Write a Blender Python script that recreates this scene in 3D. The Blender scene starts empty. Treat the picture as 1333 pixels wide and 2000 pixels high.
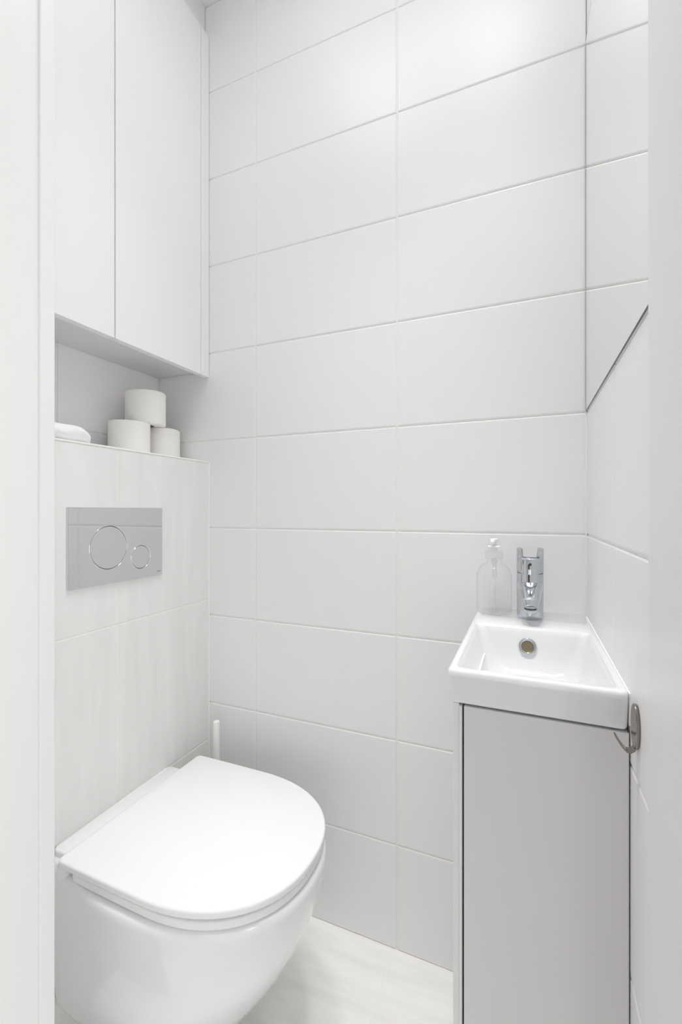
import bpy, bmesh, math, random
from mathutils import Vector, Matrix

PI = math.pi
C = bpy.context.scene.collection
S = bpy.context.scene
random.seed(4)

# ------------------------------------------------------------------ camera
YAW = 0.3978
cam_d = bpy.data.cameras.new('camera')
cam = bpy.data.objects.new('camera', cam_d)
C.objects.link(cam)
cam.location = (0, 0, 1.0486)
cam.rotation_euler = (PI / 2, 0, YAW)
cam_d.sensor_fit = 'VERTICAL'
cam_d.sensor_height = 36
cam_d.sensor_width = 24
cam_d.lens = 36 * 865.6 / 2000
cam_d.shift_y = -2.3 / 2000
cam_d.clip_start = 0.02
S.camera = cam

# ------------------------------------------------------------------ view / world / lights
S.view_settings.view_transform = 'Standard'
S.view_settings.look = 'None'
S.view_settings.gamma = 1
S.view_settings.use_curve_mapping = False
S.view_settings.exposure = -0.03
S.render.film_transparent = False
cy = S.cycles
cy.max_bounces = 14
cy.diffuse_bounces = 8
cy.glossy_bounces = 8
cy.transmission_bounces = 12
cy.transparent_max_bounces = 24
cy.use_denoising = True
cy.sample_clamp_indirect = 6
cy.caustics_reflective = True
cy.caustics_refractive = True
cy.blur_glossy = 0.3

W = bpy.data.worlds.new('world')
S.world = W
W.use_nodes = True
W.node_tree.nodes['Background'].inputs[0].default_value = (1, 1, 1, 1)
W.node_tree.nodes['Background'].inputs[1].default_value = 0.2


def area(name, loc, rot, sx, sy, power, col=(1, 1, 1), spread=PI):
    d = bpy.data.lights.new(name, 'AREA')
    d.shape = 'RECTANGLE'
    d.size, d.size_y = sx, sy
    d.energy = power
    d.color = col
    d.spread = spread
    o = bpy.data.objects.new(name, d)
    o.location = loc
    o.rotation_euler = rot
    C.objects.link(o)
    return o


# ceiling lighting of the room: a soft panel and narrow downlights
area('ceiling_light', (-0.34, 0.66, 2.485), (0, 0, 0), 0.50, 0.30, 0.90, (1, 0.995, 0.99))
area('downlight_centre', (-0.34, 0.60, 2.485), (0, 0, 0), 0.40, 0.30, 0.45, (1, 0.995, 0.99), 1.0)
area('downlight_left', (-0.46, 0.60, 2.485), (0, 0, 0), 0.15, 0.15, 0.70, (1, 0.995, 0.99), 1.1)
area('downlight_right', (-0.06, 0.60, 2.485), (0, 0, 0), 0.15, 0.15, 1.30, (1, 0.995, 0.99), 1.2)
area('wash_light_left', (-0.48, 0.60, 2.485), (0, 0, 0), 0.15, 0.15, 0.34, (1, 0.995, 0.99), 2.1)
area('wash_light_right', (-0.06, 0.64, 2.485), (0, 0, 0), 0.15, 0.15, 0.72, (0.97, 0.985, 1), 2.1)
# fill lamps added in the hallway
area('hall_fill_rear', (0.0, -1.75, 0.75), (-PI / 2, 0, PI), 1.6, 1.0, 4.6, (0.99, 0.995, 1))
area('hall_fill_right', (1.38, -0.6, 0.80), (0, PI / 2, 0), 1.1, 1.3, 14.0, (0.99, 0.995, 1))

# ------------------------------------------------------------------ dimensions (metres)
D = 1.0275       # back wall
XR = 0.112       # right wall
XL = -0.843      # tiled cistern boxing
XN = -1.032      # wall at the rear of the niche
YF = 0.41        # room side of the front wall
ZC = 2.5
CIS = 1.19       # top of the boxing


# ------------------------------------------------------------------ materials
def mat(name, col, rough=0.5, metal=0.0, coat=0.0, trans=0.0, ior=1.5, spec=0.5):
    m = bpy.data.materials.new(name)
    m.use_nodes = True
    b = m.node_tree.nodes['Principled BSDF']
    b.inputs['Base Color'].default_value = (*col, 1)
    b.inputs['Roughness'].default_value = rough
    b.inputs['Metallic'].default_value = metal
    b.inputs['Coat Weight'].default_value = coat
    b.inputs['Coat Roughness'].default_value = 0.04
    b.inputs['Transmission Weight'].default_value = trans
    b.inputs['IOR'].default_value = ior
    b.inputs['Specular IOR Level'].default_value = spec
    return m


def bump(m, scale, strength, dist=0.001, vec_scale=(1, 1, 1), detail=3):
    nt = m.node_tree
    tc = nt.nodes.new('ShaderNodeTexCoord')
    mp = nt.nodes.new('ShaderNodeMapping')
    mp.inputs['Scale'].default_value = vec_scale
    nz = nt.nodes.new('ShaderNodeTexNoise')
    nz.inputs['Scale'].default_value = scale
    nz.inputs['Detail'].default_value = detail
    bp = nt.nodes.new('ShaderNodeBump')
    bp.inputs['Strength'].default_value = strength
    bp.inputs['Distance'].default_value = dist
    nt.links.new(tc.outputs['Object'], mp.inputs[0])
    nt.links.new(mp.outputs[0], nz.inputs['Vector'])
    nt.links.new(nz.outputs['Fac'], bp.inputs['Height'])
    nt.links.new(bp.outputs[0], nt.nodes['Principled BSDF'].inputs['Normal'])
    return m


def streaks(m, lo, hi, vec_scale, scale=1.0, blot=2.0):
    """soft wood-like grain: stretched noise mixed with broad cloudy patches"""
    nt = m.node_tree
    N, L = nt.nodes, nt.links
    tc = N.new('ShaderNodeTexCoord')
    mp = N.new('ShaderNodeMapping')
    mp.inputs['Scale'].default_value = vec_scale
    n1 = N.new('ShaderNodeTexNoise')
    n1.inputs['Scale'].default_value = scale
    n1.inputs['Detail'].default_value = 6
    n1.inputs['Roughness'].default_value = 0.62
    n1.inputs['Distortion'].default_value = 0.5
    n2 = N.new('ShaderNodeTexNoise')
    n2.inputs['Scale'].default_value = blot
    n2.inputs['Detail'].default_value = 2
    mx = N.new('ShaderNodeMath')
    mx.operation = 'MULTIPLY_ADD'
    mx.inputs[1].default_value = 0.7
    ad = N.new('ShaderNodeMath')
    ad.operation = 'MULTIPLY'
    ad.inputs[1].default_value = 0.3
    cr = N.new('ShaderNodeValToRGB')
    cr.color_ramp.elements[0].position = 0.36
    cr.color_ramp.elements[0].color = (*lo, 1)
    cr.color_ramp.elements[1].position = 0.60
    cr.color_ramp.elements[1].color = (*hi, 1)
    L.new(tc.outputs['Object'], mp.inputs[0])
    L.new(mp.outputs[0], n1.inputs['Vector'])
    L.new(tc.outputs['Object'], n2.inputs['Vector'])
    L.new(n2.outputs['Fac'], ad.inputs[0])
    L.new(n1.outputs['Fac'], mx.inputs[0])
    L.new(ad.outputs[0], mx.inputs[2])
    L.new(mx.outputs[0], cr.inputs[0])
    L.new(cr.outputs[0], N['Principled BSDF'].inputs['Base Color'])
    return m


M = {}
M['tile'] = bump(mat('satin_white_tile', (0.865, 0.86, 0.86), 0.38), 2.2, 0.12, 0.004)
M['grout'] = mat('white_grout', (0.90, 0.90, 0.89), 0.75)
M['wood_tile'] = streaks(mat('pale_grained_wall_tile', (0.8, 0.79, 0.78), 0.36), (0.80, 0.795, 0.785), (0.865, 0.86, 0.85), (16, 20, 1.7), 1.0, 3.0)
M['floor_tile'] = streaks(mat('pale_grained_floor_tile', (0.8, 0.79, 0.78), 0.38), (0.83, 0.82, 0.81), (0.93, 0.925, 0.915), (3.5, 24, 10), 1.0, 4.0)
M['paint'] = bump(mat('white_paint', (0.86, 0.86, 0.86), 0.6), 160, 0.05, 0.0005)
M['frame'] = mat('satin_white_lacquer', (0.82, 0.82, 0.815), 0.32)
M['cab'] = bump(mat('matt_white_foil', (0.90, 0.90, 0.905), 0.35), 1.3, 0.04, 0.004)
M['carcass'] = mat('white_melamine', (0.80, 0.795, 0.79), 0.45)
M['ceramic'] = mat('white_ceramic', (0.88, 0.885, 0.885), 0.10, coat=0.6)
M['basin'] = mat('basin_ceramic', (0.83, 0.84, 0.845), 0.08, coat=0.6)
M['seat'] = mat('white_seat_plastic', (0.89, 0.89, 0.89), 0.22, coat=0.2)
M['chrome'] = mat('chrome', (0.60, 0.625, 0.66), 0.04, metal=1.0)
M['plate'] = mat('satin_chrome', (0.70, 0.70, 0.705), 0.04, metal=1.0)
M['ring'] = mat('polished_chrome', (0.80, 0.80, 0.80), 0.03, metal=1.0)
M['steel'] = mat('brushed_steel', (0.30, 0.275, 0.26), 0.22, metal=1.0)
M['dark'] = mat('gap_shade_and_dark_parts', (0.02, 0.02, 0.02), 0.5)  # near-black; stands in for shade in gaps, also colours small dark parts
M['drainpipe'] = mat('dull_brass_interior', (0.22, 0.18, 0.12), 0.5, metal=0.4)
M['vanity'] = mat('grey_white_gloss_door', (0.73, 0.725, 0.725), 0.16, coat=0.3)
M['vanity_side'] = mat('white_cabinet_board', (0.82, 0.82, 0.815), 0.35)
M['mirror'] = mat('silvered_glass', (0.915, 0.925, 0.92), 0.0, metal=1.0)
M['mirror_edge'] = mat('mirror_edge', (0.16, 0.165, 0.16), 0.3)
M['paper'] = bump(mat('toilet_paper', (0.93, 0.92, 0.90), 0.95, spec=0.1), 90, 0.25, 0.001, (1, 1, 5))
M['tube'] = mat('grey_cardboard', (0.55, 0.50, 0.44), 0.9)
M['towel'] = bump(mat('white_terry', (0.92, 0.92, 0.92), 0.95, spec=0.1), 420, 0.6, 0.002)
M['plastic'] = mat('white_plastic', (0.86, 0.86, 0.85), 0.3)
M['bristle'] = mat('white_bristle', (0.8, 0.8, 0.8), 0.8)


def thin_clear(name, tint, ior, white=0.0, rough=0.02):
    """thin clear plastic: light passes straight through, reflection by Fresnel"""
    m = bpy.data.materials.new(name)
    m.use_nodes = True
    nt = m.node_tree
    N, L = nt.nodes, nt.links
    N.clear()
    out = N.new('ShaderNodeOutputMaterial')
    tr = N.new('ShaderNodeBsdfTransparent')
    tr.inputs[0].default_value = (*tint, 1)
    df = N.new('ShaderNodeBsdfDiffuse')
    df.inputs[0].default_value = (0.9, 0.9, 0.9, 1)
    m0 = N.new('ShaderNodeMixShader')
    m0.inputs[0].default_value = white
    gl = N.new('ShaderNodeBsdfGlossy')
    gl.inputs['Roughness'].default_value = rough
    lw = N.new('ShaderNodeLayerWeight')
    lw.inputs[0].default_value = 0.5
    pw = N.new('ShaderNodeMath')
    pw.operation = 'POWER'
    pw.inputs[1].default_value = 5.0
    L.new(lw.outputs['Facing'], pw.inputs[0])
    fr = N.new('ShaderNodeMath')
    fr.operation = 'MULTIPLY_ADD'
    fr.inputs[1].default_value = ior - 1
    fr.inputs[2].default_value = 0.02
    L.new(pw.outputs[0], fr.inputs[0])
    m1 = N.new('ShaderNodeMixShader')
    L.new(tr.outputs[0], m0.inputs[1])
    L.new(df.outputs[0], m0.inputs[2])
    L.new(fr.outputs[0], m1.inputs[0])
    L.new(m0.outputs[0], m1.inputs[1])
    L.new(gl.outputs[0], m1.inputs[2])
    L.new(m1.outputs[0], out.inputs[0])
    return m


M['clear'] = thin_clear('clear_plastic', (0.998, 1.0, 1.0), 1.5, 0.015)
M['pump'] = thin_clear('translucent_pump_plastic', (0.98, 0.98, 0.98), 1.35, 0.22, 0.1)
M['letter'] = mat('grey_lettering', (0.25, 0.25, 0.25), 0.5)


# ------------------------------------------------------------------ helpers
def obj(name, bm, m, parent=None, smooth=False, auto=None):
    me = bpy.data.meshes.new(name)
    bmesh.ops.recalc_face_normals(bm, faces=bm.faces)
    bm.to_mesh(me)
    bm.free()
    for k in (m if isinstance(m, list) else [m]):
        me.materials.append(k)
    if smooth or auto:
        for p in me.polygons:
            p.use_smooth = True
    if auto:
        me.set_sharp_from_angle(angle=math.radians(auto))
    o = bpy.data.objects.new(name, me)
    C.objects.link(o)
    if parent:
        o.parent = parent
        o.matrix_parent_inverse = Matrix.Translation(-Vector(parent.location))
    return o


def struct(name, bm, m, **k):
    o = obj(name, bm, m, **k)
    o['kind'] = 'structure'
    return o


def thing(name, label, cat, loc, group=None):
    o = bpy.data.objects.new(name, None)
    o.empty_display_size = 0.05
    o.location = loc
    C.objects.link(o)
    o['label'] = label
    o['category'] = cat
    if group:
        o['group'] = group
    return o


def tag(o, label, cat, group=None):
    o['label'] = label
    o['category'] = cat
    if group:
        o['group'] = group
    return o


def box(bm, x0, x1, y0, y1, z0, z1, r=0.0, seg=3, mi=0):
    res = bmesh.ops.create_cube(bm, size=1)
    vs = res['verts']
    for v in vs:
        v.co = Vector(((x0 + x1) / 2 + v.co.x * (x1 - x0), (y0 + y1) / 2 + v.co.y * (y1 - y0), (z0 + z1) / 2 + v.co.z * (z1 - z0)))
    fs = {f for v in vs for f in v.link_faces}
    for f in fs:
        f.material_index = mi
    if r > 0:
        es = list({e for v in vs for e in v.link_edges})
        bmesh.ops.bevel(bm, geom=es, offset=r, segments=seg, profile=0.5, affect='EDGES', material=-1)
    return bm


def B():
    return bmesh.new()


def boxm(*a, **k):
    return box(B(), *a, **k)


def loft(bm, rings, cap0=True, cap1=True, closed=True):
    """rings: lists of the same number of points"""
    R = [[bm.verts.new(p) for p in r] for r in rings]
    n = len(R[0])
    for a, b in zip(R, R[1:]):
        for i in range(n if closed else n - 1):
            j = (i + 1) % n
            try:
                bm.faces.new((a[i], a[j], b[j], b[i]))
            except ValueError:
                pass
    if cap0:
        bm.faces.new(R[0][::-1])
    if cap1:
        bm.faces.new(R[-1])
    return R


def lathe(bm, prof, c=(0, 0, 0), n=48, axis='Z', cap0=True, cap1=True, mtx=None):
    """prof: (radius, height)"""
    rings = []
    for r, h in prof:
        ring = []
        for i in range(n):
            a = 2 * PI * i / n
            p = Vector((r * math.cos(a), r * math.sin(a), h))
            if mtx is not None:
                p = mtx @ p
            ring.append(p + Vector(c))
        rings.append(ring)
    return loft(bm, rings, cap0, cap1)


def tube(bm, pts, rad, n=12):
    pts = [Vector(p) for p in pts]
    rings = []
    up = Vector((0.123, 0.31, 0.94)).normalized()
    for i, p in enumerate(pts):
        t = (pts[min(i + 1, len(pts) - 1)] - pts[max(i - 1, 0)]).normalized()
        a = t.cross(up).normalized()
        b = t.cross(a).normalized()
        r = rad[i] if isinstance(rad, (list, tuple)) else rad
        rings.append([p + a * r * math.cos(2 * PI * k / n) + b * r * math.sin(2 * PI * k / n) for k in range(n)])
    loft(bm, rings)
    return bm


def rrect(x0, x1, y0, y1, r, z, n=8):
    pts = []
    for cx_, cy_, a0 in ((x1 - r, y1 - r, 0), (x0 + r, y1 - r, PI / 2), (x0 + r, y0 + r, PI), (x1 - r, y0 + r, 1.5 * PI)):
        for k in range(n + 1):
            a = a0 + PI / 2 * k / n
            pts.append(Vector((cx_ + r * math.cos(a), cy_ + r * math.sin(a), z)))
    return pts


def tiles(us, vs, place, groove=0.0013, r=0.0030, depth=0.0027, thick=0.012):
    """A tiled surface: tiles with softly rounded edges over a recessed grout bed.
    us / vs: seam positions; place(u, v, d) gives the point, d = depth behind the face."""
    bm = B()
    nu, nv = len(us), len(vs)
    prof = [(0, 1.6), (0.12, 0.55), (0.38, 0.18), (1.0, 0.0)]
    for i in range(nu - 1):
        for j in range(nv - 1):
            u0, u1, v0, v1 = us[i], us[i + 1], vs[j], vs[j + 1]
            gu0 = groove if i > 0 else 0.0003
            gu1 = groove if i < nu - 2 else 0.0003
            gv0 = groove if j > 0 else 0.0003
            gv1 = groove if j < nv - 2 else 0.0003
            rings = []
            for off, dep in prof:
                o = off * r
                rings.append([place(u, v, dep * depth) for u, v in
                              ((u0 + gu0 + o, v0 + gv0 + o), (u1 - gu1 - o, v0 + gv0 + o),
                               (u1 - gu1 - o, v1 - gv1 - o), (u0 + gu0 + o, v1 - gv1 - o))])
            loft(bm, rings, cap0=False)
    for f in bm.faces:
        f.material_index = 0
    n0 = len(bm.faces)
    u0, u1, v0, v1 = us[0], us[-1], vs[0], vs[-1]
    front = [place(u, v, depth) for u, v in ((u0, v0), (u1, v0), (u1, v1), (u0, v1))]
    back = [place(u, v, thick) for u, v in ((u0, v0), (u1, v0), (u1, v1), (u0, v1))]
    loft(bm, [front, back])
    bm.faces.ensure_lookup_table()
    for f in bm.faces[n0:]:
        f.material_index = 1
    return bm


# ------------------------------------------------------------------ the room
ROWS = [0.25 * k for k in range(11)]
struct('wall_back', tiles([XN - 0.01, -0.686, -0.287, XR], ROWS, lambda u, v, d: Vector((u, D + d, v)), thick=0.1), [M['tile'], M['grout']])
struct('wall_right', tiles([YF - 0.0, 0.7150, D], ROWS, lambda u, v, d: Vector((XR + d, u, v)), thick=0.1), [M['tile'], M['grout']])
struct('wall_left', tiles([YF, 0.7105, D], ROWS, lambda u, v, d: Vector((XN - d, u, v)), thick=0.1), [M['tile'], M['grout']])
# tiled boxing around the concealed cistern, with its shelf
bm = tiles([YF, 0.7186, D - 0.0012], [0.0, 0.395, 0.795, CIS - 0.004], lambda u, v, d: Vector((XL - d, u, v)), groove=0.0012, r=0.0014, depth=0.0011, thick=0.012)
cistern = struct('wall_cistern_boxing', bm, [M['wood_tile'], M['grout']])
cistern.name = 'wall_lower_left'
sh = box(B(), XN, XL + 0.0012, YF, D - 0.001, CIS - 0.0042, CIS, 0.0012, 2)
so = obj('shelf_slab', sh, M['grout'], cistern)
co = obj('sealant_bead', tube(B(), [(XL + 0.0002, D - 0.0012, 0.0), (XL + 0.0002, D - 0.0012, CIS - 0.0045)], 0.0020), M['grout'], cistern)
box_core = obj('core', boxm(XN, XL - 0.012, YF, D - 0.001, 0, CIS - 0.0045), M['paint'], cistern)

struct('floor', tiles([XN, -0.895, -0.2965, 0.30], [YF - 0.3, 1.32 - 0.2], lambda u, v, d: Vector((u, v, -d)), groove=0.0012, r=0.0008, depth=0.0007, thick=0.05),
       [M['floor_tile'], M['grout']])
struct('ceiling', boxm(XN - 0.1, XR + 0.1, YF - 0.16, D + 0.1, ZC, ZC + 0.1), M['paint'])

# front wall with the door opening the picture is taken through
JL, JR, YJ, ZD = -0.600, 0.0865, 0.25, 2.06
bm = B()
box(bm, XN - 0.1, JL - 0.02, YJ, YF, 0, ZC)
box(bm, JR + 0.02, 1.4, YJ, YF, 0, ZC)
box(bm, JL - 0.02, JR + 0.02, YJ, YF, ZD + 0.02, ZC)
box(bm, -1.7, XN - 0.1, YJ, YF, 0, ZC)
struct('wall_front', bm, M['paint'])
bm = B()
box(bm, JL - 0.0195, JL - 0.003, YJ - 0.012, YF, 0, ZD, 0.0015)
box(bm, JL - 0.0185, JL, 0.3896, YF + 0.0005, 0, ZD, 0.002)
struct('trim_1', bm, M['frame'])
struct('trim_2', boxm(JR, JR + 0.0195, YJ - 0.012, YF + 0.0005, 0, ZD, 0.002), M['frame'])
struct('trim_3', boxm(JL, JR, YJ - 0.012, YF, ZD, ZD + 0.0195, 0.002), M['frame'])

# hallway behind the camera (seen only in reflections; it carries the light)
struct('wall_hall_left', boxm(-1.75, -1.7, -1.85, YF, 0, ZC), M['paint'])
struct('wall_hall_right', boxm(1.4, 1.45, -1.85, YF, 0, ZC), M['paint'])
struct('wall_hall_rear', boxm(-1.7, 1.4, -1.85, -1.8, 0, ZC), M['paint'])
struct('floor_hall', boxm(-1.75, 1.45, -1.85, YF - 0.3, -0.05, -0.0002), M['floor_tile'])
struct('ceiling_hall', boxm(-1.75, 1.45, -1.85, YF - 0.16, ZC, ZC + 0.1), M['paint'])

bm = B()
box(bm, -0.95, -0.10, -1.800, -1.765, 0.0, 2.03, 0.003)
dh = struct('door_added_1', bm, mat('added_door_brown', (0.20, 0.13, 0.085), 0.35))  # invented door, added to put dark brown into the chrome reflections
bm = B()
tube(bm, [(-0.17, -1.765, 1.02), (-0.17, -1.72, 1.02), (-0.19, -1.71, 1.02), (-0.29, -1.71, 1.02)], 0.009)
obj('added_door_handle', bm, M['steel'], dh)
# white silicone in the inner corners
bm = tube(B(), [(XR - 0.0006, D - 0.0006, 0.0), (XR - 0.0006, D - 0.0006, 1.2505)], 0.0016)
struct('trim_4', bm, M['grout'])

# ------------------------------------------------------------------ wall cabinet above the niche
cab = thing('wall_cabinet', 'tall white wall cabinet with two plain doors above the niche', 'cabinet', (XL - 0.1, 0.72, 1.432))
cz0, cz1 = 1.449, 2.408
cy0, cy1 = 0.422, D - 0.002
cxf = XL - 0.019
bm = B()
box(bm, XN + 0.001, cxf, cy0, cy1, cz0, cz0 + 0.016)
box(bm, XN + 0.001, cxf, cy0, cy1, cz1 - 0.016, cz1)
box(bm, XN + 0.001, cxf, cy0, cy0 + 0.016, cz0 + 0.016, cz1 - 0.016)
box(bm, XN + 0.001, cxf, cy1 - 0.016, cy1, cz0 + 0.016, cz1 - 0.016)
box(bm, XN + 0.001, XN + 0.009, cy0 + 0.016, cy1 - 0.016, cz0 + 0.016, cz1 - 0.016)
box(bm, XN + 0.009, cxf - 0.002, 0.704, 0.720, cz0 + 0.016, cz1 - 0.016)
obj('body', bm, M['carcass'], cab)
for y0, y1 in ((cy0 + 0.004, 0.7107), (0.7137, 0.9922)):
    obj('door', boxm(XL - 0.018, XL, y0, y1, 1.4315, cz1 + 0.001, 0.0009, 2), M['cab'], cab)
obj('end_strip', boxm(XL - 0.018, XL, 0.9940, D - 0.0010, 1.4315, cz1 + 0.001, 0.0009, 2), M['cab'], cab)
obj('top_filler', boxm(XL - 0.032, XL - 0.014, cy0, cy1, cz1 + 0.002, ZC - 0.001), M['carcass'], cab)

# ------------------------------------------------------------------ mirror on the right wall
mir = thing('wall_mirror', 'large frameless mirror on the right wall above the washbasin', 'mirror', (XR, 0.7, 1.25))


def plate_x(bm, prof, x0, x1):
    loft(bm, [[Vector((x0, y, z)) for y, z in prof], [Vector((x1, y, z)) for y, z in prof]])
    return bm


mp = [(0.47, 1.252), (D - 0.0035, 1.252), (D - 0.0035, 2.0), (0.47, 2.0)]
obj('mirror_pane', plate_x(B(), mp, XR - 0.0020, XR - 0.0006), M['mirror'], mir)
eb = B()
box(eb, XR - 0.0021, XR - 0.0004, 0.47, D - 0.0035, 1.2516, 1.2521)
box(eb, XR - 0.0021, XR - 0.0004, D - 0.0036, D - 0.0030, 1.2512, 2.0)
box(eb, XR - 0.0021, XR - 0.0004, 0.47, D - 0.0035, 2.0, 2.0006)
obj('mirror_rim', eb, M['mirror_edge'], mir)

# ------------------------------------------------------------------ flush plate
pl = thing('flush_plate', 'chrome dual flush plate on the tiled boxing above the toilet', 'flush plate', (XL, 0.7205, 0.972))
PY0, PY1, PZ0, PZ1 = 0.5980, 0.8440, 0.8905, 1.0555
pt = 0.0065


def annulus(bm, yc, zc, prof, n=72):
    """prof: (radius, x)"""
    rings = [[Vector((x, yc + r * math.cos(2 * PI * i / n), zc + r * math.sin(2 * PI * i / n))) for i in range(n)] for r, x in prof]
    return loft(bm, rings, False, False)


BUT = ((0.6915, 0.9690, 0.0470), (0.7768, 0.9405, 0.0275))
# face with two round openings: grid-free construction through a filled edge loop
bm = B()
X1 = XL + pt
ev = [bm.verts.new((X1, y, z)) for y, z in ((PY0 + .0008, PZ0 + .0008), (PY1 - .0008, PZ0 + .0008), (PY1 - .0008, PZ1 - .0008), (PY0 + .0008, PZ1 - .0008))]
edges = [bm.edges.new((ev[i], ev[(i + 1) % 4])) for i in range(4)]
for yc, zc, r in BUT:
    cv = [bm.verts.new((X1, yc + (r + 0.0012) * math.cos(2 * PI * i / 72), zc + (r + 0.0012) * math.sin(2 * PI * i / 72))) for i in range(72)]
    edges += [bm.edges.new((cv[i], cv[(i + 1) % 72])) for i in range(72)]
bmesh.ops.triangle_fill(bm, use_beauty=True, edges=edges)
prof = [[(X1, 0.0008), (X1 - 0.0008, 0.0), (XL + 0.0002, 0.0)]]
rings = []
for x, o in prof[0]:
    rings.append([Vector((x, y, z)) for y, z in ((PY0 + o, PZ0 + o), (PY1 - o, PZ0 + o), (PY1 - o, PZ1 - o), (PY0 + o, PZ1 - o))])
loft(bm, rings, False, True)
obj('plate', bm, M['plate'], pl)
for yc, zc, r in BUT:
    bm = B()
    annulus(bm, yc, zc, [(r + 0.0012, X1), (r + 0.0007, X1 + 0.0009), (r + 0.0002, X1 + 0.0009), (r - 0.0001, X1 - 0.0035)])
    bb = B()
    rr = [[Vector((x, yc + q * math.cos(2 * PI * i / 72), zc + q * math.sin(2 * PI * i / 72))) for i in range(72)]
          for q, x in ((r - 0.0012, X1 - 0.004), (r - 0.0012, X1 - 0.0006), (r - 0.0018, X1))]
    loft(bb, rr)
    bt = obj('button', bb, M['plate'], pl, auto=35)
    wb = B()
    annulus(wb, yc, zc, [(r + 0.0005, X1 - 0.0034), (r - 0.004, X1 - 0.0036)])
    obj('well_shade', wb, M['dark'], bt)  # dark ring paints the shade at the bottom of the groove
    rg = obj('ring', bm, M['ring'], bt, smooth=True)


# maker's mark in tiny letters
fc = bpy.data.curves.new('mark', 'FONT')
fc.body = 'GEBERIT'
fc.size = 0.0036
fo = bpy.data.objects.new('mark_src', fc)
C.objects.link(fo)
bpy.context.view_layer.update()
me = bpy.data.meshes.new_from_object(fo.evaluated_get(bpy.context.evaluated_depsgraph_get()))
bpy.data.objects.remove(fo)
for v in me.vertices:
    v.co = Vector((X1 + 0.0002, 0.8255 + v.co.x, 0.8995 + v.co.y))
me.materials.append(M['letter'])
mk = bpy.data.objects.new('maker_mark', me)
C.objects.link(mk)
mk.parent = pl
mk.matrix_parent_inverse = Matrix.Translation(-Vector(pl.location))

# ------------------------------------------------------------------ toilet
TY = 0.722
toilet = thing('toilet', 'white wall-hung toilet with closed lid below the chrome flush plate', 'toilet', (XL, TY, 0.09))


def dring(F, a, xb, ab, z, n=2.25, N=28, rc=0.012, taper=0.55):
    """D outline: back edge at xb with half width ab, full half width a, nose at F"""
    xs = xb + (F - xb) * (1 - taper)
    half = []
    half.append((xb, 0.0))
    half.append((xb, (ab - rc) * 0.5))
    for k in range(5):
        t = PI / 2 * k / 4
        half.append((xb + rc - rc * math.cos(t), ab - rc + rc * math.sin(t)))
    for k in range(1, 8):
        u = k / 8
        x = xb + rc + (xs - xb - rc) * u
        s = u * u * (3 - 2 * u)
        s = 1 - (1 - u) ** 2.2
        half.append((x, ab + (a - ab) * s))
    for k in range(N + 1):
        t = PI / 2 * k / N
        half.append((xs + (F - xs) * math.sin(t) ** (2 / n), a * max(0.0, math.cos(t)) ** (2 / n)))
    pts = [Vector((x, TY + y, z)) for x, y in half]
    pts += [Vector((x, TY - y, z)) for x, y in reversed(half[1:-1])]
    return pts


zt, zb = 0.3875, 0.088
rings = []
# inner hidden opening -> rim -> outside -> underside
rings.append(dring(-0.372, 0.170, -0.800, 0.13, zt))
rings.append(dring(-0.362, 0.184, -0.842, 0.150, zt))
rings.append(dring(-0.3560, 0.1900, XL + 0.0005, 0.155, zt - 0.0015))
rings.append(dring(-0.3525, 0.1930, XL + 0.0005, 0.158, zt - 0.0055))
for k in range(1, 27):
    t = k / 26
    z = (zt - 0.0055) + (zb + 0.012 - (zt - 0.0055)) * t
    tt = (0.395 - z) / 0.305
    F = -0.3512 - 0.1522 * tt ** 1.884
    a = 0.194 - 0.041 * tt ** 1.884
    rings.append(dring(F, a, XL + 0.0005, min(a - 0.006 - 0.030 * (1 - tt), 0.165), z))
rings.append(dring(-0.3512 - 0.158, 0.150, XL + 0.0005, 0.144, zb + 0.003))
rings.append(dring(-0.3512 - 0.168, 0.141, XL + 0.0005, 0.137, zb))
bm = B()
loft(bm, rings)
# raised deck between lid and wall
dk = []
for o, z in ((0, 0.380), (0, 0.3955), (0.0010, 0.3980), (0.0035, 0.3990)):
    dk.append([Vector((p.x, p.y, p.z)) for p in rrect(XL + 0.0004, -0.7815 - o, TY - 0.152 + o, TY + 0.152 - o, 0.012, z, 5)])
loft(bm, dk)
obj('bowl', bm, M['ceramic'], toilet, auto=50)


def slab(F, a, xb, ab, z0, z1, e, rc=0.012):
    bm = B()
    R = []
    for o, z in ((e, z0), (e * 0.3, z0 + e * 0.3), (0, z0 + e), (0, z1 - e), (e * 0.08, z1 - e * 0.6), (e * 0.35, z1 - e * 0.25), (e, z1)):
        R.append(dring(F - o, a - o, xb + o, ab - o, z, rc=rc))
    loft(bm, R)
    return bm


obj('seat_ring', slab(-0.3595, 0.1845, -0.752, 0.182, 0.3895, 0.4045, 0.0030), M['seat'], toilet, auto=60)
lid = obj('lid', slab(-0.3550, 0.1885, -0.779, 0.1870, 0.4078, 0.4230, 0.0042, rc=0.008), M['seat'], toilet, auto=60)
# lip of the lid that wraps down over the hinges
bm = B()
prof = [(-0.7785, 0.4160), (-0.7785, 0.3940), (-0.7765, 0.3885), (-0.7720, 0.3860), (-0.7670, 0.3870), (-0.7640, 0.3920), (-0.7625, 0.4010), (-0.7590, 0.4060), (-0.7540, 0.4085), (-0.7540, 0.4160)]
for s in (-1, 1):
    y0, y1 = (TY - 0.1865, TY - 0.150) if s < 0 else (TY + 0.150, TY + 0.1865)
    loft(bm, [[Vector((x, y0, z)) for x, z in prof], [Vector((x, y1, z)) for x, z in prof]])
box(bm, -0.7785, -0.765, TY - 0.151, TY + 0.151, 0.395, 0.415)
lip = obj('hinge_lip', bm, M['seat'], toilet)

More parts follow.
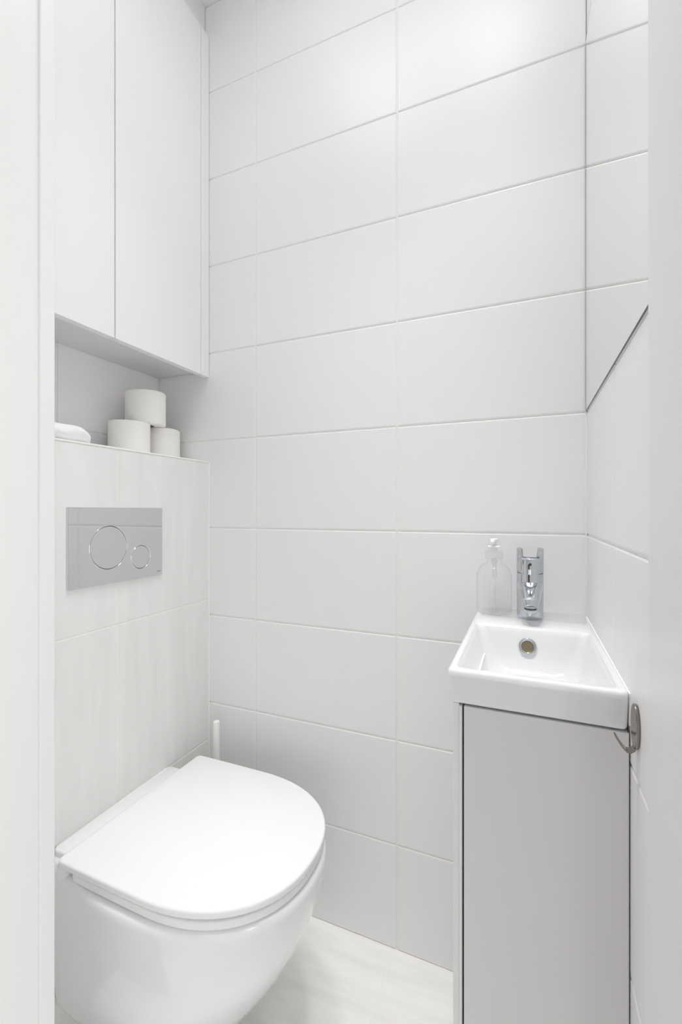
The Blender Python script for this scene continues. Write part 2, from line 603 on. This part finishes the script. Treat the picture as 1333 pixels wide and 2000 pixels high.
# ------------------------------------------------------------------ toilet brush behind the toilet
br = thing('toilet_brush', 'white toilet brush with thin upright handle in the corner behind the toilet', 'toilet brush', (-0.778, 0.978, 0))
bx, by = -0.778, 0.9775
bm = B()
lathe(bm, [(0.036, 0.0), (0.040, 0.004), (0.042, 0.02), (0.042, 0.150), (0.040, 0.154), (0.038, 0.150), (0.038, 0.012), (0.0, 0.012)], (bx, by, 0), 40, cap0=True, cap1=False)
obj('holder', bm, M['plastic'], br, auto=40)
bm = B()
lathe(bm, [(0.006, 0.05), (0.007, 0.15), (0.0085, 0.20), (0.0092, 0.24), (0.0092, 0.474), (0.0085, 0.4775), (0.005, 0.479)], (bx, by, 0), 28)
hd = obj('handle', bm, M['plastic'], br, auto=40)
bm = B()
lathe(bm, [(0.012, 0.016), (0.030, 0.022), (0.033, 0.05), (0.030, 0.085), (0.010, 0.092)], (bx, by, 0), 28)
obj('brush_head', bm, M['bristle'], br, auto=40)

# ------------------------------------------------------------------ washbasin
BZ = 0.836
BX0, BX1, BY0, BY1 = -0.1000, XR - 0.0012, 0.6070, D - 0.0012
bas = thing('washbasin', 'small narrow rectangular white ceramic washbasin on the slim cabinet', 'washbasin', ((BX0 + BX1) / 2, 0.82, 0.79))
# openings of the bowl
IX0, IX1, IY0, IY1 = -0.0905, 0.1020, 0.6190, 0.8820
R = []


def outer(o, z, r=0.009):
    return rrect(BX0 + o, BX1 - o * 0.4, BY0 + o, BY1 - o * 0.2, max(r - o * 0.5, 0.003), z)


for o, z in ((0.030, 0.7895), (0.0075, 0.7895), (0.0045, 0.7905), (0.003, 0.7930), (0.0025, 0.7975), (0.0, 0.826), (0.0003, BZ - 0.0045), (0.0014, BZ - 0.0018), (0.0038, BZ - 0.0004), (0.0055, BZ)):
    R.append(outer(o, z))


def inner(ol, orr, of, ob, z, r):
    return rrect(IX0 + ol, IX1 - orr, IY0 + of, IY1 - ob, r, z)


for t in ((0, 0, 0, 0, BZ - 0.0002, 0.012), (0.0015, 0.0015, 0.0015, 0.002, BZ - 0.0010, 0.012), (0.0035, 0.0035, 0.003, 0.0055, BZ - 0.0038, 0.013),
          (0.006, 0.0055, 0.005, 0.0085, BZ - 0.010, 0.016), (0.011, 0.009, 0.010, 0.0125, BZ - 0.028, 0.022), (0.018, 0.014, 0.018, 0.019, BZ - 0.050, 0.030),
          (0.024, 0.019, 0.026, 0.027, BZ - 0.066, 0.036), (0.032, 0.027, 0.036, 0.040, BZ - 0.078, 0.040), (0.046, 0.042, 0.056, 0.062, BZ - 0.085, 0.034),
          (0.070, 0.066, 0.100, 0.105, BZ - 0.088, 0.016)):
    R.append(inner(*t))
bm = B()
loft(bm, R, cap0=False, cap1=True)
obj('basin', bm, M['basin'], bas, auto=65)
sb = B()
box(sb, BX1 - 0.0002, XR + 0.0002, BY0 + 0.004, BY1, BZ - 0.040, BZ - 0.0022)
box(sb, BX0 + 0.004, BX1, BY1 - 0.0004, D + 0.0002, BZ - 0.040, BZ - 0.0018)
obj('sealant', sb, M['grout'], bas)
# overflow in the rear slope of the bowl
oy, oz = 0.8672, 0.8035
nrm = Vector((0, -0.94, 0.33)).normalized()
om = nrm.to_track_quat('Z', 'Y').to_matrix().to_4x4()
oc = (0.0010, oy, oz)
bm = B()
lathe(bm, [(0.0100, -0.004), (0.0100, 0.0008), (0.0110, 0.0020), (0.0130, 0.0025), (0.0148, 0.0020), (0.0154, 0.0006), (0.0154, -0.002)], oc, 48, mtx=om, cap0=False, cap1=False)
ovf = obj('overflow_ring', bm, M['chrome'], bas, smooth=True)
bm = B()
lathe(bm, [(0.0101, 0.0012), (0.0095, 0.0004), (0.0080, 0.0001)], oc, 40, mtx=om, cap0=False)
obj('overflow_hole', bm, M['drainpipe'], bas, smooth=True)
bm = B()
lathe(bm, [(0.0, 0.0), (0.016, 0.0), (0.021, 0.0008), (0.0225, 0.003), (0.021, 0.004), (0.014, 0.0030), (0.012, 0.0045), (0.0, 0.006)], (0.004, 0.745, BZ - 0.0885), 40, cap0=False, cap1=False)
obj('drain', bm, M['chrome'], bas, auto=40)

# ------------------------------------------------------------------ vanity cabinet
VX0, VX1, VF = -0.0927, 0.1095, 0.6108
van = thing('vanity_cabinet', 'slim white floor cabinet with one gloss door under the washbasin', 'cabinet', (0.008, 0.8, 0))
obj('side_panel', boxm(VX0, VX0 + 0.0080, VF + 0.0035, D - 0.002, 0.0, 0.7888, 0.0006, 1), M['vanity_side'], van)
obj('side_panel', boxm(0.1084, 0.1112, VF + 0.0172, D - 0.002, 0.0, 0.7888), M['vanity_side'], van)
obj('edge_strip', boxm(VX0 + 0.0082, VX0 + 0.0121, VF + 0.0003, VF + 0.020, 0.06, 0.7865, 0.0006, 1), M['vanity_side'], van)
obj('door', boxm(VX0 + 0.0146, 0.1106, VF, VF + 0.016, 0.06, 0.7872, 0.0008, 2), M['vanity'], van)
bm = B()
box(bm, VX0 + 0.0084, 0.1083, D - 0.012, D - 0.003, 0.0, 0.72)
box(bm, VX0 + 0.0084, 0.1083, VF + 0.022, D - 0.013, 0.06, 0.076)
box(bm, VX0 + 0.0084, 0.1083, VF + 0.03, VF + 0.045, 0.0, 0.0595)
obj('back_panel', bm, M['vanity_side'], van)
obj('gap_shade', boxm(VX0 + 0.0084, VX0 + 0.0200, VF + 0.0165, VF + 0.0215, 0.06, 0.7885), M['dark'], van)  # dark strip set behind the door gap to paint its shade

# ------------------------------------------------------------------ tap
tx, ty = 0.0055, 0.9680
tap = thing('mixer_tap', 'chrome mixer tap with fork-shaped lever on the washbasin', 'tap', (tx, ty, BZ))
bm = B()
lathe(bm, [(0.0246, 0.0), (0.0251, 0.0008), (0.0250, 0.0060), (0.0250, 0.0865), (0.0243, 0.0885), (0.0230, 0.0890)], (tx, ty, BZ), 72)
obj('body', bm, M['chrome'], tap, auto=35)
# spout: tapering tongue that leans forward and down, ending in the aerator
bm = B()
rings = []
NS = 14
for k in range(NS + 1):
    u = k / NS
    y = ty - 0.004 - 0.080 * u
    zc = BZ + 0.0640 - 0.0240 * u ** 0.9
    hw = 0.0240 * (1 - u) + 0.0135 * u
    hh = 0.0185 * (1 - u) + 0.0080 * u
    if k == NS:
        hw *= 0.93
        hh *= 0.86
    n = 40
    ring = []
    for i in range(n):
        a = 2 * PI * i / n
        ca, sa = math.cos(a), math.sin(a)
        px = hw * math.copysign(abs(ca) ** 0.80, ca)
        pz = hh * math.copysign(abs(sa) ** 0.80, sa)
        ring.append(Vector((tx + px, y + pz * 0.35 * u, zc + pz)))
    rings.append(ring)
loft(bm, rings)
obj('spout', bm, M['chrome'], tap, auto=50)
an = Vector((0, -0.62, -0.78)).normalized()
am = an.to_track_quat('Z', 'Y').to_matrix().to_4x4()
ac = Vector((tx, ty - 0.0800, BZ + 0.0345))
bm = B()
lathe(bm, [(0.0128, -0.010), (0.0128, 0.0005), (0.0122, 0.0018), (0.0108, 0.0020), (0.0104, 0.0006)], ac, 40, mtx=am, cap1=False)
ar = obj('aerator', bm, M['chrome'], tap, auto=40)
bm = B()
lathe(bm, [(0.0104, 0.0002), (0.0104, 0.0008)], ac, 32, mtx=am)
obj('aerator_mesh', bm, M['dark'], tap)
# handle: ring with two upright prongs, cut low in the middle
n = 96
hz = BZ + 0.0905
ro, ri = 0.0254, 0.0196


def htop(a):
    # a measured from +X; low valley facing the viewer and behind, prongs at the sides
    c = abs(math.cos(a))
    t = min(1, max(0, (c - 0.735) / 0.055))
    t = t * t * (3 - 2 * t)
    return 0.0285 + (0.0480 - 0.0285) * t


bm = B()
ob_, ot, ib, it_, om1, im1 = [], [], [], [], [], []
for i in range(n):
    a = 2 * PI * i / n
    ca, sa = math.cos(a), math.sin(a)
    h = htop(a - 0.13)
    low = 0.0030 * max(0, -sa) ** 3 * -1     # lower edge dips at the front
    ob_.append((tx + ro * ca, ty + ro * sa, hz + low))
    om1.append((tx + ro * ca, ty + ro * sa, hz + h - 0.0018))
    ot.append((tx + (ro - 0.0016) * ca, ty + (ro - 0.0016) * sa, hz + h))
    it_.append((tx + (ri + 0.0010) * ca, ty + (ri + 0.0010) * sa, hz + h))
    im1.append((tx + ri * ca, ty + ri * sa, hz + h - 0.0012))
    ib.append((tx + ri * ca, ty + ri * sa, hz + 0.0260))
rr = [[Vector(p) for p in q] for q in (ob_, om1, ot, it_, im1, ib)]
loft(bm, rr)
lev = obj('lever', bm, M['chrome'], tap, auto=50)
bm = B()
lathe(bm, [(0.0244, -0.0048), (0.0244, 0.0012)], (tx, ty, hz), 64, cap0=False, cap1=False)
obj('gap_shade_ring', bm, M['dark'], tap, smooth=True)  # dark band paints the shade in the seam under the lever
bm = B()
fm = Vector((0, -1, 0)).to_track_quat('Z', 'Y').to_matrix().to_4x4()
lathe(bm, [(0.0026, 0.0), (0.0026, 0.0006), (0.0018, 0.0007)], (tx, ty - ro - 0.0003, hz + 0.0170), 20, mtx=fm)
obj('screw_cap', bm, M['dark'], tap)

# ------------------------------------------------------------------ soap bottle
sx, sy = -0.0640, 0.9840
bot = thing('soap_bottle', 'empty clear pump soap bottle standing left of the tap', 'bottle', (sx, sy, BZ))
outp = [(0.0, 0.0004), (0.030, 0.0004), (0.0335, 0.0012), (0.0352, 0.0040), (0.0358, 0.009), (0.0358, 0.072), (0.0352, 0.080), (0.0325, 0.089), (0.0275, 0.0965), (0.0205, 0.1015), (0.0165, 0.1035), (0.0150, 0.1050), (0.0150, 0.1120)]
inp = [(0.0138, 0.1120), (0.0138, 0.1045), (0.0195, 0.1005), (0.0265, 0.0952), (0.0314, 0.0880), (0.0340, 0.0795), (0.0347, 0.072), (0.0347, 0.0095), (0.0325, 0.0050), (0.026, 0.0034), (0.0, 0.0030)]
bm = B()
lathe(bm, outp + inp, (sx, sy, BZ), 56, cap0=False, cap1=False)
bmesh.ops.remove_doubles(bm, verts=bm.verts, dist=1e-6)
obj('bottle_body', bm, M['clear'], bot, smooth=True)
bm = B()
lathe(bm, [(0.0156, 0.1135), (0.0178, 0.1135), (0.0182, 0.1150), (0.0182, 0.1265), (0.0172, 0.1285), (0.0085, 0.1295), (0.0070, 0.1310), (0.0066, 0.1350)], (sx, sy, BZ), 48, cap0=True)
col_ = obj('collar', bm, M['pump'], bot, auto=40)
bm = B()
lathe(bm, [(0.0060, 0.1350), (0.0125, 0.1356), (0.0135, 0.1372), (0.0122, 0.1392), (0.0062, 0.1405), (0.0056, 0.146), (0.0085, 0.1475), (0.0095, 0.150), (0.0090, 0.1535), (0.0050, 0.1550)], (sx, sy, BZ), 40)
tube(bm, [(sx, sy, BZ + 0.1500), (sx - 0.001, sy - 0.012, BZ + 0.1502), (sx - 0.002, sy - 0.024, BZ + 0.1490), (sx - 0.002, sy - 0.030, BZ + 0.1462)], [0.0052, 0.0050, 0.0042, 0.0036], 16)
obj('pump_head', bm, M['seat'], bot, auto=50)
bm = B()
lathe(bm, [(0.0022, 0.006), (0.0022, 0.070), (0.0042, 0.074), (0.0042, 0.104), (0.0060, 0.1055), (0.0060, 0.1120)], (sx + 0.001, sy, BZ), 20)
obj('dip_tube', bm, M['pump'], bot, auto=50)

# ------------------------------------------------------------------ wall hook
hk = thing('wall_hook', 'small round brushed steel hook on the right wall beside the washbasin', 'hook', (XR, 0.5705, 0.81))
bm = B()
hm = Vector((-1, 0, 0)).to_track_quat('Z', 'Y').to_matrix().to_4x4()
lathe(bm, [(0.0235, 0.0), (0.0245, 0.0008), (0.0250, 0.0024), (0.0246, 0.0034), (0.0238, 0.0038)], (XR - 0.0003, 0.5745, 0.8115), 56, mtx=hm)
for v in bm.verts:
    v.co.y = 0.5745 + (v.co.y - 0.5745) * 0.60
obj('hook_disc', bm, M['steel'], hk, auto=30)
bm = B()
P = [(0.1095, 0.7905), (0.1078, 0.7862), (0.1045, 0.7838), (0.1012, 0.7842), (0.0985, 0.7868), (0.0950, 0.7915), (0.0905, 0.7990)]
for hw0, in ((0.0055,),):
    rings = []
    for k, (x, z) in enumerate(P):
        x2, z2 = P[min(k + 1, len(P) - 1)]
        x1, z1 = P[max(k - 1, 0)]
        t = Vector((x2 - x1, 0, z2 - z1)).normalized()
        nn = Vector((-t.z, 0, t.x)) * 0.0008
        c0 = Vector((x, 0.5745, z))
        rings.append([c0 + nn + Vector((0, -hw0, 0)), c0 + nn + Vector((0, hw0, 0)), c0 - nn + Vector((0, hw0, 0)), c0 - nn + Vector((0, -hw0, 0))])
    loft(bm, rings)
obj('hook_prong', bm, M['steel'], hk)


# ------------------------------------------------------------------ toilet rolls on the shelf
def roll(loc, label, rx=0.0, ry=0.0, rz=0.0, wob=0.0, seed=0, rad=0.050, h=0.0875):
    t = thing('toilet_roll', label, 'toilet paper roll', loc, 'spare toilet rolls on the shelf')
    rnd = random.Random(seed)
    ph = rnd.random() * 6
    bm = B()
    prof = [(0.0205, 0.0), (rad - 0.003, 0.0), (rad - 0.0008, 0.0010), (rad, 0.0035), (rad, h * 0.35), (rad, h * 0.7), (rad, h - 0.0035), (rad - 0.0008, h - 0.0010), (rad - 0.003, h), (0.0205, h)]
    rings = []
    n = 64
    for r, z in prof:
        ring = []
        for i in range(n):
            a = 2 * PI * i / n
            k = 1 + (wob * math.sin(2 * a + ph) + wob * 0.5 * math.sin(3 * a - ph)) * (r / rad if r > 0.03 else 0)
            ring.append(Vector((r * k * math.cos(a), r * k * math.sin(a), z + (0.0006 * math.sin(a * 2 + ph) if z > h * 0.5 and r > 0.03 else 0))))
        rings.append(ring)
    rings.append(rings[0])
    loft(bm, rings[:-1], False, False)
    o = obj('paper', bm, M['paper'], auto=50)
    o.parent = t
    bm = B()
    loft(bm, [[Vector((r * math.cos(2 * PI * i / 32), r * math.sin(2 * PI * i / 32), z)) for i in range(32)] for r, z in ((0.0205, 0.0), (0.0205, h), (0.0195, h), (0.0195, 0.0), (0.0205, 0.0))], False, False)
    o = obj('core_tube', bm, M['tube'], auto=50)
    o.parent = t
    # loose sheet end lying along the side
    bm = B()
    a0 = rnd.uniform(0.6, 1.2)
    pts = []
    rings = []
    for k in range(9):
        a = a0 + 0.30 * k / 8
        rr_ = rad + 0.0006 + 0.0010 * (1 - k / 8)
        rings.append([Vector((rr_ * math.cos(a), rr_ * math.sin(a), 0.002)), Vector((rr_ * math.cos(a), rr_ * math.sin(a), h - 0.002)),
                      Vector(((rr_ - 0.0005) * math.cos(a), (rr_ - 0.0005) * math.sin(a), h - 0.002)), Vector(((rr_ - 0.0005) * math.cos(a), (rr_ - 0.0005) * math.sin(a), 0.002))])
    loft(bm, rings)
    o = obj('loose_sheet', bm, M['paper'])
    o.parent = t
    t.rotation_euler = (rx, ry, rz)
    return t


roll((-0.9550, 0.8500, CIS), 'white toilet roll standing on the shelf, the left one under the topmost roll', rz=0.4, seed=1)
roll((-0.9620, 0.9665, CIS), 'white toilet roll standing on the shelf, the right one, nearest the tiled back wall', rz=1.9, seed=2)
roll((-0.9500, 0.9000, CIS + 0.0882), 'white toilet roll stacked on top of the two others', rx=0.0, ry=0.0, rz=3.1, wob=0.012, seed=3)

# ------------------------------------------------------------------ folded towel on the shelf
bm = B()
rings = []
N = 26
y0, y1 = 0.470, 0.6750
for k in range(N + 1):
    u = k / N
    y = y0 + (y1 - y0) * u
    endf = min(1.0, (1 - u) / 0.16, 999)
    endf = math.sqrt(max(0.0, 1 - (1 - endf) ** 2)) if endf < 1 else 1.0
    e2 = min(1.0, u / 0.10)
    e2 = math.sqrt(max(0.0, 1 - (1 - e2) ** 2)) if e2 < 1 else 1.0
    e = max(0.10, min(endf, e2))
    hgt = (0.0520 - 0.0190 * u + 0.004 * math.sin(u * 9)) * (0.35 + 0.65 * e)
    wid = 0.050 * (0.55 + 0.45 * e)
    xc = XL - 0.062
    ring = []
    for i in range(40):
        a = 2 * PI * i / 40
        ca, sa = math.cos(a), math.sin(a)
        px = wid * math.copysign(abs(ca) ** 0.75, ca)
        pz = hgt / 2 * math.copysign(abs(sa) ** 0.8, sa)
        crease = 0.0022 * math.exp(-((a - 0.55) / 0.16) ** 2) + 0.0016 * math.exp(-((a - 5.95) / 0.15) ** 2)
        px -= crease * (1 if ca > 0 else 0)
        px += 0.0014 * math.sin(5 * a + 14 * u)
        pz += 0.0010 * math.sin(3 * a + 19 * u)
        ring.append(Vector((xc + px, y, max(CIS + 0.0004, CIS + hgt / 2 + pz))))
    rings.append(ring)
loft(bm, rings)
tw = obj('folded_towel', bm, M['towel'], smooth=True)
tag(tw, 'small folded white towel at the left end of the shelf', 'towel')
